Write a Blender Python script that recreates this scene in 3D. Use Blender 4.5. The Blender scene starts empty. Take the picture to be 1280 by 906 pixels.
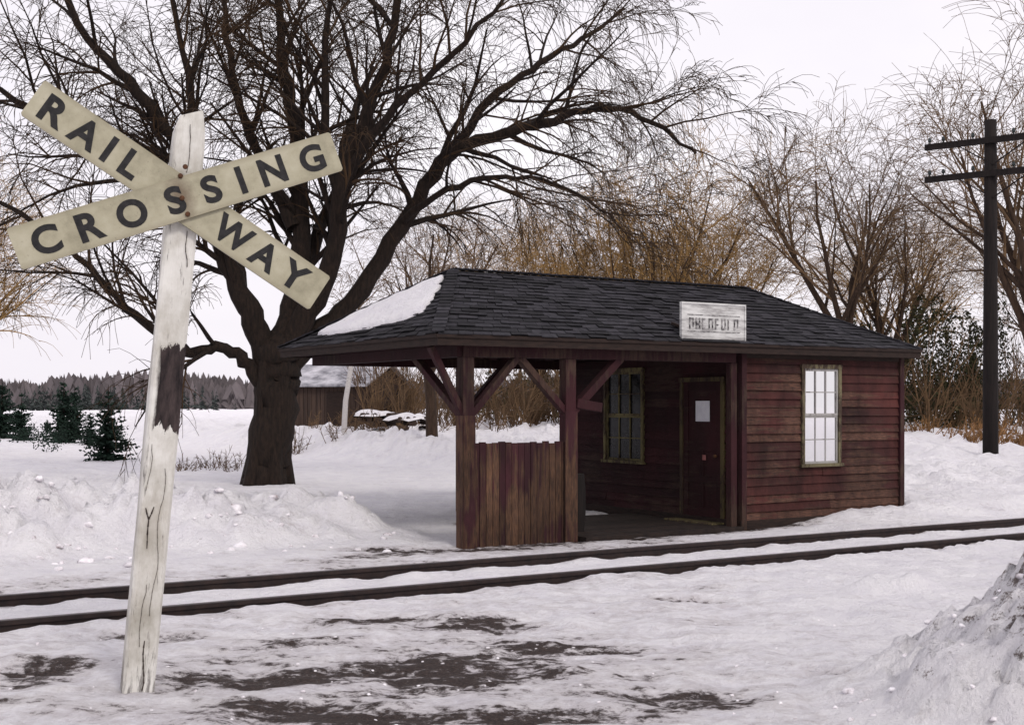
import bpy, math, random
import numpy as np
from mathutils import Vector, noise, Matrix
random.seed(7)
scene = bpy.context.scene
COL = scene.collection

# ------------------------------------------------------------ materials
def newmat(name):
    m = bpy.data.materials.new(name); m.use_nodes = True
    nt = m.node_tree; nt.nodes.clear()
    out = nt.nodes.new('ShaderNodeOutputMaterial')
    b = nt.nodes.new('ShaderNodeBsdfPrincipled')
    nt.links.new(b.outputs[0], out.inputs[0])
    return m, nt, b

def noise_node(nt, scale, detail=5, rough=.6, vec=None, stretch=None, coord='Object'):
    n = nt.nodes.new('ShaderNodeTexNoise')
    n.inputs['Scale'].default_value = scale
    n.inputs['Detail'].default_value = detail
    n.inputs['Roughness'].default_value = rough
    if vec is None:
        tc = nt.nodes.new('ShaderNodeTexCoord'); vec = tc.outputs[coord]
    if stretch:
        mp = nt.nodes.new('ShaderNodeMapping')
        mp.inputs['Scale'].default_value = stretch
        nt.links.new(vec, mp.inputs[0]); vec = mp.outputs[0]
    nt.links.new(vec, n.inputs['Vector'])
    return n

def ramp(nt, src, stops):
    r = nt.nodes.new('ShaderNodeValToRGB')
    e = r.color_ramp.elements
    while len(e) < len(stops): e.new(.5)
    for i, (p, c) in enumerate(stops):
        e[i].position = p; e[i].color = (c[0], c[1], c[2], 1)
    nt.links.new(src, r.inputs[0])
    return r

def mixc(nt, fac, a, b, mode='MIX'):
    m = nt.nodes.new('ShaderNodeMix'); m.data_type = 'RGBA'; m.blend_type = mode
    for val, sock in ((fac, m.inputs[0]), (a, m.inputs[6]), (b, m.inputs[7])):
        if hasattr(val, 'links') or hasattr(val, 'is_linked'): nt.links.new(val, sock)
        elif isinstance(val, (int, float)): sock.default_value = val
        else: sock.default_value = (val[0], val[1], val[2], 1)
    return m.outputs[2]

def math_n(nt, op, a, b=None, clamp=False):
    m = nt.nodes.new('ShaderNodeMath'); m.operation = op; m.use_clamp = clamp
    for i, v in enumerate((a, b)):
        if v is None: continue
        if isinstance(v, (int, float)): m.inputs[i].default_value = v
        else: nt.links.new(v, m.inputs[i])
    return m.outputs[0]

def bump(nt, b, src, strength, dist=.02):
    bp = nt.nodes.new('ShaderNodeBump')
    bp.inputs['Strength'].default_value = strength
    bp.inputs['Distance'].default_value = dist
    nt.links.new(src, bp.inputs['Height'])
    nt.links.new(bp.outputs[0], b.inputs['Normal'])

def simple(name, stops, scale=8, rough=.85, bs=.4, stretch=None, island=0.0, detail=6, bd=.01):
    m, nt, b = newmat(name)
    n = noise_node(nt, scale, detail, .65, stretch=stretch)
    r = ramp(nt, n.outputs[0], stops)
    col = r.outputs[0]
    if island > 0:
        g = nt.nodes.new('ShaderNodeNewGeometry')
        v = nt.nodes.new('ShaderNodeMapRange')
        v.inputs[3].default_value = 1 - island; v.inputs[4].default_value = 1 + island
        nt.links.new(g.outputs['Random Per Island'], v.inputs[0])
        h = nt.nodes.new('ShaderNodeHueSaturation')
        nt.links.new(v.outputs[0], h.inputs['Value']); nt.links.new(col, h.inputs['Color'])
        col = h.outputs[0]
    nt.links.new(col, b.inputs['Base Color'])
    b.inputs['Roughness'].default_value = rough
    b.inputs['Specular IOR Level'].default_value = .25
    if bs: bump(nt, b, n.outputs[0], bs, bd)
    return m

def peel(name, paint, paint2, wood, wood2, thr, stretch, scale=6, island=.15, low=None, rough=.8, vary=.22, streak=0):
    m, nt, b = newmat(name)
    tc = nt.nodes.new('ShaderNodeTexCoord')
    n1 = noise_node(nt, scale, 8, .7, tc.outputs['Object'], stretch)
    n2 = noise_node(nt, scale * 4, 5, .6, tc.outputs['Object'], stretch)
    n3 = noise_node(nt, 1.1, 3, .5, tc.outputs['Object'])
    pc = ramp(nt, n3.outputs[0], [(.35, paint), (.65, paint2)]).outputs[0]
    wc = ramp(nt, n2.outputs[0], [(.35, wood), (.65, wood2)]).outputs[0]
    f = math_n(nt, 'ADD', n1.outputs[0], math_n(nt, 'MULTIPLY', math_n(nt, 'SUBTRACT', n3.outputs[0], .5), .9))
    g = nt.nodes.new('ShaderNodeNewGeometry')
    f = math_n(nt, 'ADD', f, math_n(nt, 'MULTIPLY', math_n(nt, 'SUBTRACT', g.outputs['Random Per Island'], .5), island))
    if low:
        sp = nt.nodes.new('ShaderNodeSeparateXYZ'); nt.links.new(tc.outputs['Object'], sp.inputs[0])
        mr = nt.nodes.new('ShaderNodeMapRange')
        mr.inputs[1].default_value = low[0]; mr.inputs[2].default_value = low[1]
        mr.inputs[3].default_value = low[2]; mr.inputs[4].default_value = 0
        nt.links.new(sp.outputs[2], mr.inputs[0])
        f = math_n(nt, 'ADD', f, mr.outputs[0])
    r = ramp(nt, f, [(thr - .06, (0, 0, 0)), (thr + .06, (1, 1, 1))])
    col = mixc(nt, r.outputs[0], pc, wc)
    if streak:
        n5 = noise_node(nt, 2.2, 8, .75, tc.outputs['Object'], (1, 1, .45))
        st = ramp(nt, n5.outputs[0], [(.38, (.30, .27, .27)), (.6, (1, 1, 1))]).outputs[0]
        col = mixc(nt, streak, col, st, 'MULTIPLY')
    h = nt.nodes.new('ShaderNodeHueSaturation')
    v = nt.nodes.new('ShaderNodeMapRange'); v.inputs[3].default_value = 1 - vary; v.inputs[4].default_value = 1 + vary
    nt.links.new(g.outputs['Random Per Island'], v.inputs[0])
    nt.links.new(v.outputs[0], h.inputs['Value']); nt.links.new(col, h.inputs['Color'])
    nt.links.new(h.outputs[0], b.inputs['Base Color'])
    b.inputs['Roughness'].default_value = rough
    b.inputs['Specular IOR Level'].default_value = .25
    bump(nt, b, n2.outputs[0], .7, .009)
    return m

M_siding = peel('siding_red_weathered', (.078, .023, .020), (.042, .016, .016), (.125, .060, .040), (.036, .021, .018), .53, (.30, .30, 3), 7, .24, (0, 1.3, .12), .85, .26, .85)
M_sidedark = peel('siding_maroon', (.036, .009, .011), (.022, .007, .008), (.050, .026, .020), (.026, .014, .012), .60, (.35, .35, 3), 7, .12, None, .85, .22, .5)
M_panel = peel('vertical_boards_worn', (.042, .012, .016), (.028, .009, .012), (.115, .060, .034), (.040, .023, .017), .50, (3, 3, .3), 6, .26, (0, 1.4, .05), .85, .32, .7)
M_post = peel('post_maroon', (.038, .010, .013), (.024, .008, .010), (.070, .038, .028), (.036, .022, .017), .56, (3, 3, .4), 6, .12, (0, .9, .2), .85, .15, .5)
M_trim = peel('trim_ochre', (.17, .145, .065), (.12, .10, .045), (.07, .045, .03), (.04, .028, .02), .51, (2, 2, .6), 8, .15, None, .8, .15, .5)
M_trimw = peel('trim_window_ochre', (.17, .15, .085), (.12, .10, .06), (.07, .045, .03), (.04, .028, .02), .49, (2, 2, .6), 8, .15, None, .8, .15, .5)
M_sash = peel('sash_old_white', (.40, .39, .38), (.30, .29, .28), (.12, .09, .07), (.06, .045, .04), .60, (2, 2, .6), 8, .1, None, .8, .15, .4)
M_doorfr = peel('door_frame_worn', (.09, .07, .03), (.06, .045, .02), (.05, .03, .02), (.03, .02, .015), .52, (2, 2, .6), 8, .12, None, .8, .15, .5)
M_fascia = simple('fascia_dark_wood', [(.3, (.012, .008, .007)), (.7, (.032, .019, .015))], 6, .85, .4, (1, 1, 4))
M_shingle = simple('asphalt_shingle', [(.3, (.008, .008, .011)), (.7, (.030, .028, .033))], 10, .95, .6, None, .6)
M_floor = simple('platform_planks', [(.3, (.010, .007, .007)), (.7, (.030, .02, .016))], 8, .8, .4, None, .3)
M_bark = simple('bark_dark', [(.3, (.006, .0045, .004)), (.7, (.030, .019, .014))], 7, .95, .9, (3, 3, .6), 0, 8, .05)
M_barkbg = simple('bark_brown', [(.3, (.022, .014, .010)), (.7, (.065, .040, .026))], 4, .95, .5, (3, 3, .6), 0, 6, .05)
M_twigd = simple('twig_dark_brown', [(.3, (.016, .010, .007)), (.7, (.062, .034, .015))], 1, .9, 0)
M_twig = simple('twig_golden', [(.3, (.17, .105, .040)), (.7, (.36, .22, .085))], .7, .9, 0, None, .3)
M_twigg = simple('twig_brown_grey', [(.3, (.065, .040, .024)), (.7, (.17, .105, .055))], .7, .9, 0, None, .3)
M_birch = simple('birch_bark', [(.4, (.50, .47, .45)), (.62, (.55, .53, .51)), (.66, (.05, .04, .04))], 6, .8, .2, (1, 1, 4))
M_spruce = simple('spruce_needles', [(.3, (.006, .014, .011)), (.7, (.018, .038, .025))], 5, .9, 0, None, .5)
M_cedar = simple('cedar_foliage', [(.3, (.014, .018, .008)), (.7, (.048, .044, .018))], 1.2, .9, 0, None, .5)
M_reed = simple('dry_reeds', [(.3, (.12, .062, .026)), (.7, (.24, .13, .055))], 1.2, .9, 0, None, .45)
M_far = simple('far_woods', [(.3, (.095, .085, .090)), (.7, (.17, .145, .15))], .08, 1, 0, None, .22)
M_fardark = simple('far_conifers', [(.3, (.025, .032, .032)), (.7, (.045, .052, .048))], .3, 1, 0, None, .3)
M_pole = simple('creosote_pole', [(.3, (.006, .005, .005)), (.7, (.018, .013, .012))], 6, .9, .4, (3, 3, .3))
M_ins = simple('insulator_glass', [(.3, (.02, .025, .025)), (.7, (.04, .05, .05))], 6, .2, 0)
M_rail = simple('rail_rusty_steel', [(.3, (.010, .007, .008)), (.7, (.032, .019, .016))], 9, .6, .3, (1, 1, 1))
M_railtop = simple('rail_worn_head', [(.3, (.04, .035, .036)), (.7, (.11, .095, .10))], 9, .4, .1)
M_tie = simple('tie_wood', [(.3, (.015, .011, .010)), (.7, (.045, .03, .024))], 6, .9, .5)
M_black = simple('sign_black_paint', [(.35, (.006, .006, .007)), (.8, (.03, .028, .03))], 30, .6, .1)
M_crack = simple('crack_dark', [(.35, (.03, .022, .02)), (.8, (.09, .07, .06))], 30, .9, .1)
M_paper = simple('paper_notice', [(.3, (.55, .55, .60)), (.7, (.68, .68, .70))], 9, .8, 0)
M_paperred = simple('sticker_red', [(.3, (.20, .07, .07)), (.7, (.32, .13, .12))], 9, .8, 0)
M_shedwall = simple('shed_boards', [(.3, (.025, .017, .015)), (.7, (.07, .045, .034))], 3, .9, .3, (3, 3, .3))
M_shedroof = simple('shed_roof_frosted', [(.35, (.14, .14, .16)), (.65, (.55, .54, .58))], 1.5, .8, .3)
M_bolt = simple('rusty_iron', [(.3, (.04, .018, .01)), (.7, (.12, .05, .02))], 20, .7, .2)
M_cloth = simple('curtain_cloth', [(.36, (.20, .19, .23)), (.62, (.52, .50, .55))], 2.6, .9, .5, (3, 3, 1), .3, 4, .03)

def glassmat(name, c1, c2):
    m, nt, b = newmat(name)
    n = noise_node(nt, 2.3, 3)
    nt.links.new(ramp(nt, n.outputs[0], [(.4, c1), (.6, c2)]).outputs[0], b.inputs['Base Color'])
    b.inputs['Roughness'].default_value = .1
    n2 = noise_node(nt, 1.3, 1)
    bump(nt, b, n2.outputs[0], .25, .02)
    return m
M_glassd = glassmat('window_glass_dark', (.008, .011, .016), (.03, .035, .045))
def clearglass():
    m, nt, b = newmat('window_glass_clear'); nt.nodes.remove(b)
    t = nt.nodes.new('ShaderNodeBsdfTransparent'); g = nt.nodes.new('ShaderNodeBsdfGlossy'); g.inputs['Roughness'].default_value = .04
    f = nt.nodes.new('ShaderNodeFresnel'); mx = nt.nodes.new('ShaderNodeMixShader')
    t.inputs[0].default_value = (.85, .87, .9, 1)
    nt.links.new(f.outputs[0], mx.inputs[0]); nt.links.new(t.outputs[0], mx.inputs[1]); nt.links.new(g.outputs[0], mx.inputs[2])
    nt.links.new(mx.outputs[0], [n for n in nt.nodes if n.type == 'OUTPUT_MATERIAL'][0].inputs[0])
    return m
M_clear = clearglass()

def postmat():
    m, nt, b = newmat('white_post_paint')
    tc = nt.nodes.new('ShaderNodeTexCoord')
    sp = nt.nodes.new('ShaderNodeSeparateXYZ'); nt.links.new(tc.outputs['Object'], sp.inputs[0])
    n1 = noise_node(nt, 7, 8, .7, tc.outputs['Object'], (3, 3, .35))
    n2 = noise_node(nt, 3, 6, .6, tc.outputs['Object'], (1, 1, 1))
    n6 = noise_node(nt, 1.6, 6, .7, tc.outputs['Object'], (2, 2, .8))
    n7 = noise_node(nt, 16, 6, .7, tc.outputs['Object'], (1.5, 1.5, .3))
    white = ramp(nt, n2.outputs[0], [(.3, (.46, .445, .40)), (.6, (.70, .69, .655))]).outputs[0]
    grime = ramp(nt, n6.outputs[0], [(.36, (.60, .57, .52)), (.56, (1, 1, 1))]).outputs[0]
    white = mixc(nt, .8, white, grime, 'MULTIPLY')
    wood = ramp(nt, n7.outputs[0], [(.35, (.010, .007, .008)), (.65, (.060, .043, .042))]).outputs[0]
    z = sp.outputs[2]
    zz = math_n(nt, 'ADD', z, math_n(nt, 'MULTIPLY', math_n(nt, 'SUBTRACT', n7.outputs[0], .5), .35))
    band = math_n(nt, 'MULTIPLY', math_n(nt, 'GREATER_THAN', zz, 1.70), math_n(nt, 'LESS_THAN', zz, 2.24))
    xx = math_n(nt, 'ADD', sp.outputs[0], math_n(nt, 'MULTIPLY', math_n(nt, 'SUBTRACT', n7.outputs[0], .5), .05))
    xm = nt.nodes.new('ShaderNodeMapRange'); xm.inputs[1].default_value = -.068; xm.inputs[2].default_value = -.052
    nt.links.new(xx, xm.inputs[0])
    band = math_n(nt, 'MULTIPLY', band, xm.outputs[0])
    scr = ramp(nt, n1.outputs[0], [(.60, (0, 0, 0)), (.67, (1, 1, 1))]).outputs[0]
    lowr = nt.nodes.new('ShaderNodeMapRange'); lowr.inputs[1].default_value = .7; lowr.inputs[2].default_value = 0
    lowr.inputs[3].default_value = 0; lowr.inputs[4].default_value = .2
    nt.links.new(z, lowr.inputs[0])
    lo = ramp(nt, math_n(nt, 'ADD', n1.outputs[0], lowr.outputs[0]), [(.66, (0, 0, 0)), (.74, (1, 1, 1))]).outputs[0]
    fac = math_n(nt, 'MAXIMUM', band, math_n(nt, 'MAXIMUM', math_n(nt, 'MULTIPLY', scr, .75), math_n(nt, 'MULTIPLY', lo, .7)))
    nt.links.new(mixc(nt, fac, white, wood), b.inputs['Base Color'])
    b.inputs['Roughness'].default_value = .8
    b.inputs['Specular IOR Level'].default_value = .25
    bump(nt, b, n1.outputs[0], .7, .010)
    return m
M_wpost = postmat()

def blademat():
    m, nt, b = newmat('crossbuck_blade_paint')
    tc = nt.nodes.new('ShaderNodeTexCoord')
    n1 = noise_node(nt, 2.4, 8, .7, tc.outputs['Object'])
    n2 = noise_node(nt, 60, 3, .6, tc.outputs['Object'])
    c = ramp(nt, n1.outputs[0], [(.3, (.18, .165, .105)), (.5, (.34, .315, .22)), (.75, (.46, .435, .33))]).outputs[0]
    sx = nt.nodes.new('ShaderNodeSeparateXYZ'); nt.links.new(tc.outputs['Object'], sx.inputs[0])
    ez = math_n(nt, 'ADD', math_n(nt, 'ABSOLUTE', sx.outputs[2]), math_n(nt, 'MULTIPLY', math_n(nt, 'SUBTRACT', n1.outputs[0], .5), .12))
    eg = ramp(nt, ez, [(.10, (0, 0, 0)), (.15, (1, 1, 1))]).outputs[0]
    c = mixc(nt, math_n(nt, 'MULTIPLY', eg, .5), c, (.15, .12, .07))
    vl = nt.nodes.new('ShaderNodeVectorMath'); vl.operation = 'LENGTH'
    mp = nt.nodes.new('ShaderNodeMapping'); mp.inputs['Scale'].default_value = (1, 1, .55)
    nt.links.new(tc.outputs['Object'], mp.inputs[0]); nt.links.new(mp.outputs[0], vl.inputs[0])
    d = math_n(nt, 'ADD', vl.outputs['Value'], math_n(nt, 'MULTIPLY', math_n(nt, 'SUBTRACT', n1.outputs[0], .5), .15))
    rs = ramp(nt, d, [(.03, (1, 1, 1)), (.10, (0, 0, 0))]).outputs[0]
    c = mixc(nt, math_n(nt, 'MULTIPLY', rs, .75), c, (.09, .05, .025))
    sp = ramp(nt, n2.outputs[0], [(.66, (0, 0, 0)), (.74, (1, 1, 1))]).outputs[0]
    c = mixc(nt, math_n(nt, 'MULTIPLY', sp, .4), c, (.10, .09, .07))
    nt.links.new(c, b.inputs['Base Color']); b.inputs['Roughness'].default_value = .5
    bump(nt, b, n2.outputs[0], .15, .003)
    return m
M_blade = blademat()

def boardmat():
    m, nt, b = newmat('name_board_faded')
    n1 = noise_node(nt, 5, 7, .7, None, (.5, 1, 3))
    nt.links.new(ramp(nt, n1.outputs[0], [(.36, (.26, .25, .25)), (.5, (.50, .50, .49)), (.7, (.68, .68, .67))]).outputs[0], b.inputs['Base Color'])
    b.inputs['Roughness'].default_value = .7
    bump(nt, b, n1.outputs[0], .4, .005)
    return m
M_board = boardmat()

def snowmat(name='snow', useattr=True):
    m, nt, b = newmat(name)
    tc = nt.nodes.new('ShaderNodeTexCoord'); P = tc.outputs['Object']
    n1 = noise_node(nt, 2.2, 8, .62, P)
    n2 = noise_node(nt, 9, 8, .7, P); n3 = noise_node(nt, 45, 4, .7, P)
    snow = ramp(nt, n1.outputs[0], [(.3, (.82, .80, .85)), (.6, (.92, .905, .93))]).outputs[0]
    b.inputs['Roughness'].default_value = .8
    b.inputs['Specular IOR Level'].default_value = .2
    if useattr:
        a = nt.nodes.new('ShaderNodeAttribute'); a.attribute_name = 'bare'
        d = nt.nodes.new('ShaderNodeAttribute'); d.attribute_name = 'dirt'
        nw = noise_node(nt, 1.3, 9, .74, P, (1, 1.9, 1))
        nn = math_n(nt, 'ADD', math_n(nt, 'MULTIPLY', nw.outputs[0], .6), math_n(nt, 'MULTIPLY', n2.outputs[0], .4))
        f = math_n(nt, 'ADD', a.outputs['Fac'], math_n(nt, 'MULTIPLY', math_n(nt, 'SUBTRACT', nn, .5), 3.0))
        fb = ramp(nt, f, [(.50, (0, 0, 0)), (.68, (1, 1, 1))]).outputs[0]
        slush = ramp(nt, f, [(.12, (0, 0, 0)), (.55, (1, 1, 1))]).outputs[0]
        g2 = noise_node(nt, 130, 3, .6, P)
        bare = ramp(nt, n3.outputs[0], [(.3, (.014, .009, .009)), (.55, (.050, .033, .028)), (.75, (.12, .085, .070))]).outputs[0]
        grit = ramp(nt, g2.outputs[0], [(.6, (0, 0, 0)), (.68, (1, 1, 1))]).outputs[0]
        bare = mixc(nt, math_n(nt, 'MULTIPLY', grit, .5), bare, (.20, .17, .16))
        sc = mixc(nt, math_n(nt, 'MULTIPLY', slush, .45), snow, (.34, .28, .27))
        n4 = noise_node(nt, 4, 10, .82, P)
        df = math_n(nt, 'ADD', d.outputs['Fac'], math_n(nt, 'MULTIPLY', math_n(nt, 'SUBTRACT', n4.outputs[0], .5), 3.2))
        dm = ramp(nt, df, [(.52, (0, 0, 0)), (.70, (1, 1, 1))]).outputs[0]
        dirtc = ramp(nt, n3.outputs[0], [(.3, (.03, .017, .012)), (.7, (.15, .10, .075))]).outputs[0]
        sc = mixc(nt, math_n(nt, 'MULTIPLY', dm, .9), sc, dirtc)
        gen = math_n(nt, 'MULTIPLY', d.outputs['Fac'], .18, True)
        sc = mixc(nt, gen, sc, (.42, .36, .36))
        col = mixc(nt, fb, sc, bare)
        nt.links.new(col, b.inputs['Base Color'])
        rr = nt.nodes.new('ShaderNodeMapRange'); rr.inputs[3].default_value = .8; rr.inputs[4].default_value = .55
        nt.links.new(fb, rr.inputs[0]); nt.links.new(rr.outputs[0], b.inputs['Roughness'])
    else:
        nt.links.new(snow, b.inputs['Base Color'])
    hh = math_n(nt, 'ADD', n2.outputs[0], math_n(nt, 'MULTIPLY', n3.outputs[0], .28))
    hh = math_n(nt, 'ADD', hh, math_n(nt, 'MULTIPLY', n1.outputs[0], 1.6))
    bump(nt, b, hh, 1.0, .085)
    return m
M_snow = snowmat()
M_snowroof = snowmat('roof_snow', False)
M_clod = simple('snow_clod', [(.32, (.20, .15, .14)), (.42, (.64, .61, .64)), (.6, (.86, .84, .87))], 5, .85, .6, None, .10, 6, .03)

# ------------------------------------------------------------ mesh helpers
class MB:
    def __init__(s): s.v = []; s.f = []; s.mi = []
    def poly(s, pts, mi=0):
        i = len(s.v); s.v += [tuple(p) for p in pts]; s.f.append(tuple(range(i, i + len(pts)))); s.mi.append(mi)
    def hexa(s, p, mi=0):
        i = len(s.v); s.v += [tuple(q) for q in p]
        for f in ((0, 3, 2, 1), (4, 5, 6, 7), (0, 1, 5, 4), (1, 2, 6, 5), (2, 3, 7, 6), (3, 0, 4, 7)):
            s.f.append(tuple(i + k for k in f)); s.mi.append(mi)
    def box(s, a, b, mi=0):
        x0, y0, z0 = a; x1, y1, z1 = b
        s.hexa([(x0, y0, z0), (x1, y0, z0), (x1, y1, z0), (x0, y1, z0), (x0, y0, z1), (x1, y0, z1), (x1, y1, z1), (x0, y1, z1)], mi)
    def beam(s, p, q, w, h, up=(0, 0, 1), mi=0):
        p = Vector(p); q = Vector(q); t = (q - p).normalized(); up = Vector(up)
        a = t.cross(up).normalized(); b2 = a.cross(t)
        a *= w / 2; b2 *= h / 2
        s.hexa([p - a - b2, p + a - b2, p + a + b2, p - a + b2, q - a - b2, q + a - b2, q + a + b2, q - a + b2], mi)
    def tube(s, pts, rad, n=5, mi=0, cap=False):
        base = len(s.v); m = len(pts)
        for i, p in enumerate(pts):
            t = pts[min(i + 1, m - 1)] - pts[max(i - 1, 0)]
            if t.length < 1e-6: t = Vector((0, 0, 1))
            t = t.normalized()
            ref = Vector((0, 1, 0)) if abs(t.y) < .9 else Vector((1, 0, 0))
            a = t.cross(ref).normalized(); c = t.cross(a)
            for k in range(n):
                an = 2 * math.pi * k / n
                q = p + (a * math.cos(an) + c * math.sin(an)) * rad[i]
                s.v.append((q.x, q.y, q.z))
        for i in range(m - 1):
            for k in range(n):
                k2 = (k + 1) % n
                s.f.append((base + i * n + k, base + i * n + k2, base + (i + 1) * n + k2, base + (i + 1) * n + k)); s.mi.append(mi)
        if cap:
            s.f.append(tuple(base + (m - 1) * n + k for k in range(n))); s.mi.append(mi)
            s.f.append(tuple(base + k for k in range(n))[::-1]); s.mi.append(mi)
    def obj(s, name, mats, parent=None, smooth=False, bevel=0):
        me = bpy.data.meshes.new(name); me.from_pydata(s.v, [], s.f)
        if not isinstance(mats, (list, tuple)): mats = [mats]
        for m in mats: me.materials.append(m)
        if len(mats) > 1: me.polygons.foreach_set('material_index', s.mi)
        if smooth: me.polygons.foreach_set('use_smooth', [True] * len(me.polygons))
        me.update()
        o = bpy.data.objects.new(name, me); COL.objects.link(o)
        if parent: o.parent = parent
        if bevel:
            bm = o.modifiers.new('bevel', 'BEVEL'); bm.width = bevel; bm.segments = 2
        return o
def empty(name, loc=(0, 0, 0), rz=0):
    e = bpy.data.objects.new(name, None); COL.objects.link(e); e.location = loc; e.rotation_euler = (0, 0, rz); return e

# ------------------------------------------------------------ ground
DX, DY = .845, .535
def trackpq(x, y):
    a = x + 4.15; b = y - 10.4
    return a * DX + b * DY, -a * DY + b * DX
def sst(a, b, x):
    t = max(0, min(1, (x - a) / (b - a))); return t * t * (3 - 2 * t)
BARE = [(-.34, 10.8, .7, .5), (-.55, 8.97, 1.2, .9), (.06, 9.6, .7, .45), (.62, 9.75, .5, .32), (1.06, 8.1, .6, .4),
        (-3.2, 8.8, .45, .5), (-1.7, 8.65, 1.0, .5), (-1.0, 7.7, 1.7, .45), (2.18, 8.7, .3, .14), (-1.3, 11.0, .55, .32),
        (-6.2, 13.7, .5, .3), (.2, 7.6, 1.0, .3), (-3.6, 7.9, .6, .3), (-1.2, 16.4, 1.0, .35), (-.2, 16.6, .9, .3), (-2.9, 10.2, .6, .25), (1.6, 12.0, .5, .2)]
def gfun(x, y):
    p, q = trackpq(x, y)
    big = noise.noise(Vector((x * .25, y * .25, 0)))
    med = noise.noise(Vector((x * .9, y * .9, 3)))
    sm = noise.noise(Vector((x * 3.1, y * 3.1, 7)))
    fi = noise.noise(Vector((x * 8, y * 8, 9)))
    near = 1 - sst(30, 60, y)
    z = .015 * med * near + (.026 * sm + .016 * fi) * near
    far = sst(7, 14, q)
    z += far * (.14 + .10 * big + .05 * med)
    hb = (1.12 - .62 * sst(-3, 6.0, p)) * (1 - sst(5.6, 7.0, p))
    bk = sst(4.2, 6.0, q + .5 * med) * (1 - .75 * sst(6.6, 9.2, q + .4 * big))
    lump = abs(noise.noise(Vector((x * 1.1, y * 1.1, 21)))) + .5 * abs(noise.noise(Vector((x * 2.7, y * 2.7, 31)))) + .3 * abs(noise.noise(Vector((x * 6, y * 6, 41)))) 
    z += bk * hb * (.52 + 1.05 * lump)
    br = sst(14.3, 16.2, p) * sst(3.6, 6.5, q)
    z += br * (.22 + .45 * lump + .35 * sst(6, 14, q))
    z += .26 * sst(11.2, 13.8, p) * sst(2.5, 3.4, q) * (1 - sst(6, 8, q)) * (.7 + .6 * lump) * (1 - br)
    inside = sst(3.2, 3.6, q) * (1 - sst(6.2, 7.0, q)) * sst(7.4, 8.2, p) * (1 - sst(14.6, 14.9, p))
    solid = sst(3.4, 3.6, q) * (1 - sst(7.9, 8.1, q)) * sst(11.0, 11.2, p) * (1 - sst(14.6, 14.9, p))
    under = sst(3.3, 3.9, q) * (1 - sst(7.6, 8.5, q)) * sst(5.8, 6.8, p) * (1 - sst(14.6, 14.9, p))
    z = z * (1 - under) + under * min(z, .05 + .02 * lump)
    if inside > 0: z = z * (1 - inside) + inside * min(z, -.03)
    if solid > 0: z = z * (1 - solid) + solid * -.05
    wob = .22 * noise.noise(Vector((x * .8, y * .8, 77)))
    dx = (x - 4.7) / 2.75; dy = (y - 7.9) / 2.25
    d = math.sqrt(dx * dx + dy * dy) + wob * .6
    pile = max(0, 1 - d)
    if pile > 0:
        cl = abs(noise.noise(Vector((x * 2.2, y * 2.2, 61)))) * .6 + abs(noise.noise(Vector((x * 5, y * 5, 62)))) * .5 + abs(noise.noise(Vector((x * 11, y * 11, 63)))) * .36
        z += sst(-.05, .76, pile) * 1.10 - sst(-.05, .76, 0) * 1.10 + sst(0, .2, pile) * (.34 * cl - .03)
    dl = math.hypot((x - 3.75) / .6, (y - 12.6) / .35)
    if dl < 1.0: z += .16 * (1 - sst(.3, 1, dl)) * (.6 + .7 * lump)
    bare = 0
    for bx, by, rx, ry in BARE:
        dd = math.hypot((x - bx) / rx, (y - by) / ry)
        if dd < 2: bare = max(bare, .70 * (1 - sst(.2, 1.7, dd)))
    bare = max(bare, .42 * (1 - sst(.4, 1.15, math.hypot((x + .7) / 3.3, (y - 9.1) / 2.3))))
    for rq in (0, 1.435):
        dq = abs(q - rq)
        bare = max(bare, .50 * (1 - sst(.03, .15, dq)))
    bare = max(bare, .46 * sst(8, 13, p) * (1 - sst(.15, .5, abs(q - 1.95))))
    bare = max(bare, .62 * (1 - sst(.1, .5, abs(q - 3.25))) * sst(3.0, 5, p) * (1 - sst(12, 13, p)))
    bare = max(bare, .36 * (1 - sst(.3, 1.1, abs(q - 2.6))) * sst(-5, -1, p) * (1 - sst(9, 11, p)))
    if inside > .5: bare = 1
    if q > 9: bare = 0
    z -= bare * .06
    if q < -.1 and pile <= 0:
        z += .040 * max(0, noise.noise(Vector((x * .8 + 4, y * 1.6, 55)))) + .055 * lump
        bare = max(bare, .24 * (1 - sst(1.5, 3.5, x)))
    if -.2 < q < 1.65:
        z = min(z, .055) - .01
        for rq in (0, 1.435):
            dq = abs(q - rq)
            if dq < .35: z += (1 - dq / .35) * (.02 + .10 * max(0, noise.noise(Vector((p * 1.1, rq * 5, 91)))))
            if dq < .05: z = min(z, .05)
    dirt = 0
    if pile > 0: dirt = .06 + .56 * sst(.05, .5, pile)
    dirt = max(dirt, .12 * bk * hb)
    return z, bare, dirt
def axis(lo, hi, step, olo, ohi, g):
    a = list(np.arange(lo, hi, step)); s = step; v = lo; L = []
    while v > olo: s *= g; v -= s; L.append(v)
    s = step; v = a[-1]; R = []
    while v < ohi: s *= g; v += s; R.append(v)
    return L[::-1] + a + R
xs = axis(-8, 6, .060, -700, 700, 1.055)
ys0 = list(np.arange(6.4, 14, .050)) + list(np.arange(14, 26, .11))
s = .11; v = ys0[-1]
while v < 900: s *= 1.045; v += s; ys0.append(v)
s = .065; v = 6.4; L = []
while v > -60: s *= 1.15; v -= s; L.append(v)
ys = L[::-1] + ys0
nx, ny = len(xs), len(ys)
V = np.zeros((ny * nx, 3), dtype=np.float32); B = np.zeros(ny * nx, np.float32); D = np.zeros(ny * nx, np.float32)
i = 0
for y in ys:
    for x in xs:
        z, b_, d_ = gfun(x, y)
        V[i] = (x, y, z); B[i] = b_; D[i] = d_; i += 1
idx = np.arange(ny * nx).reshape(ny, nx)
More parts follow.
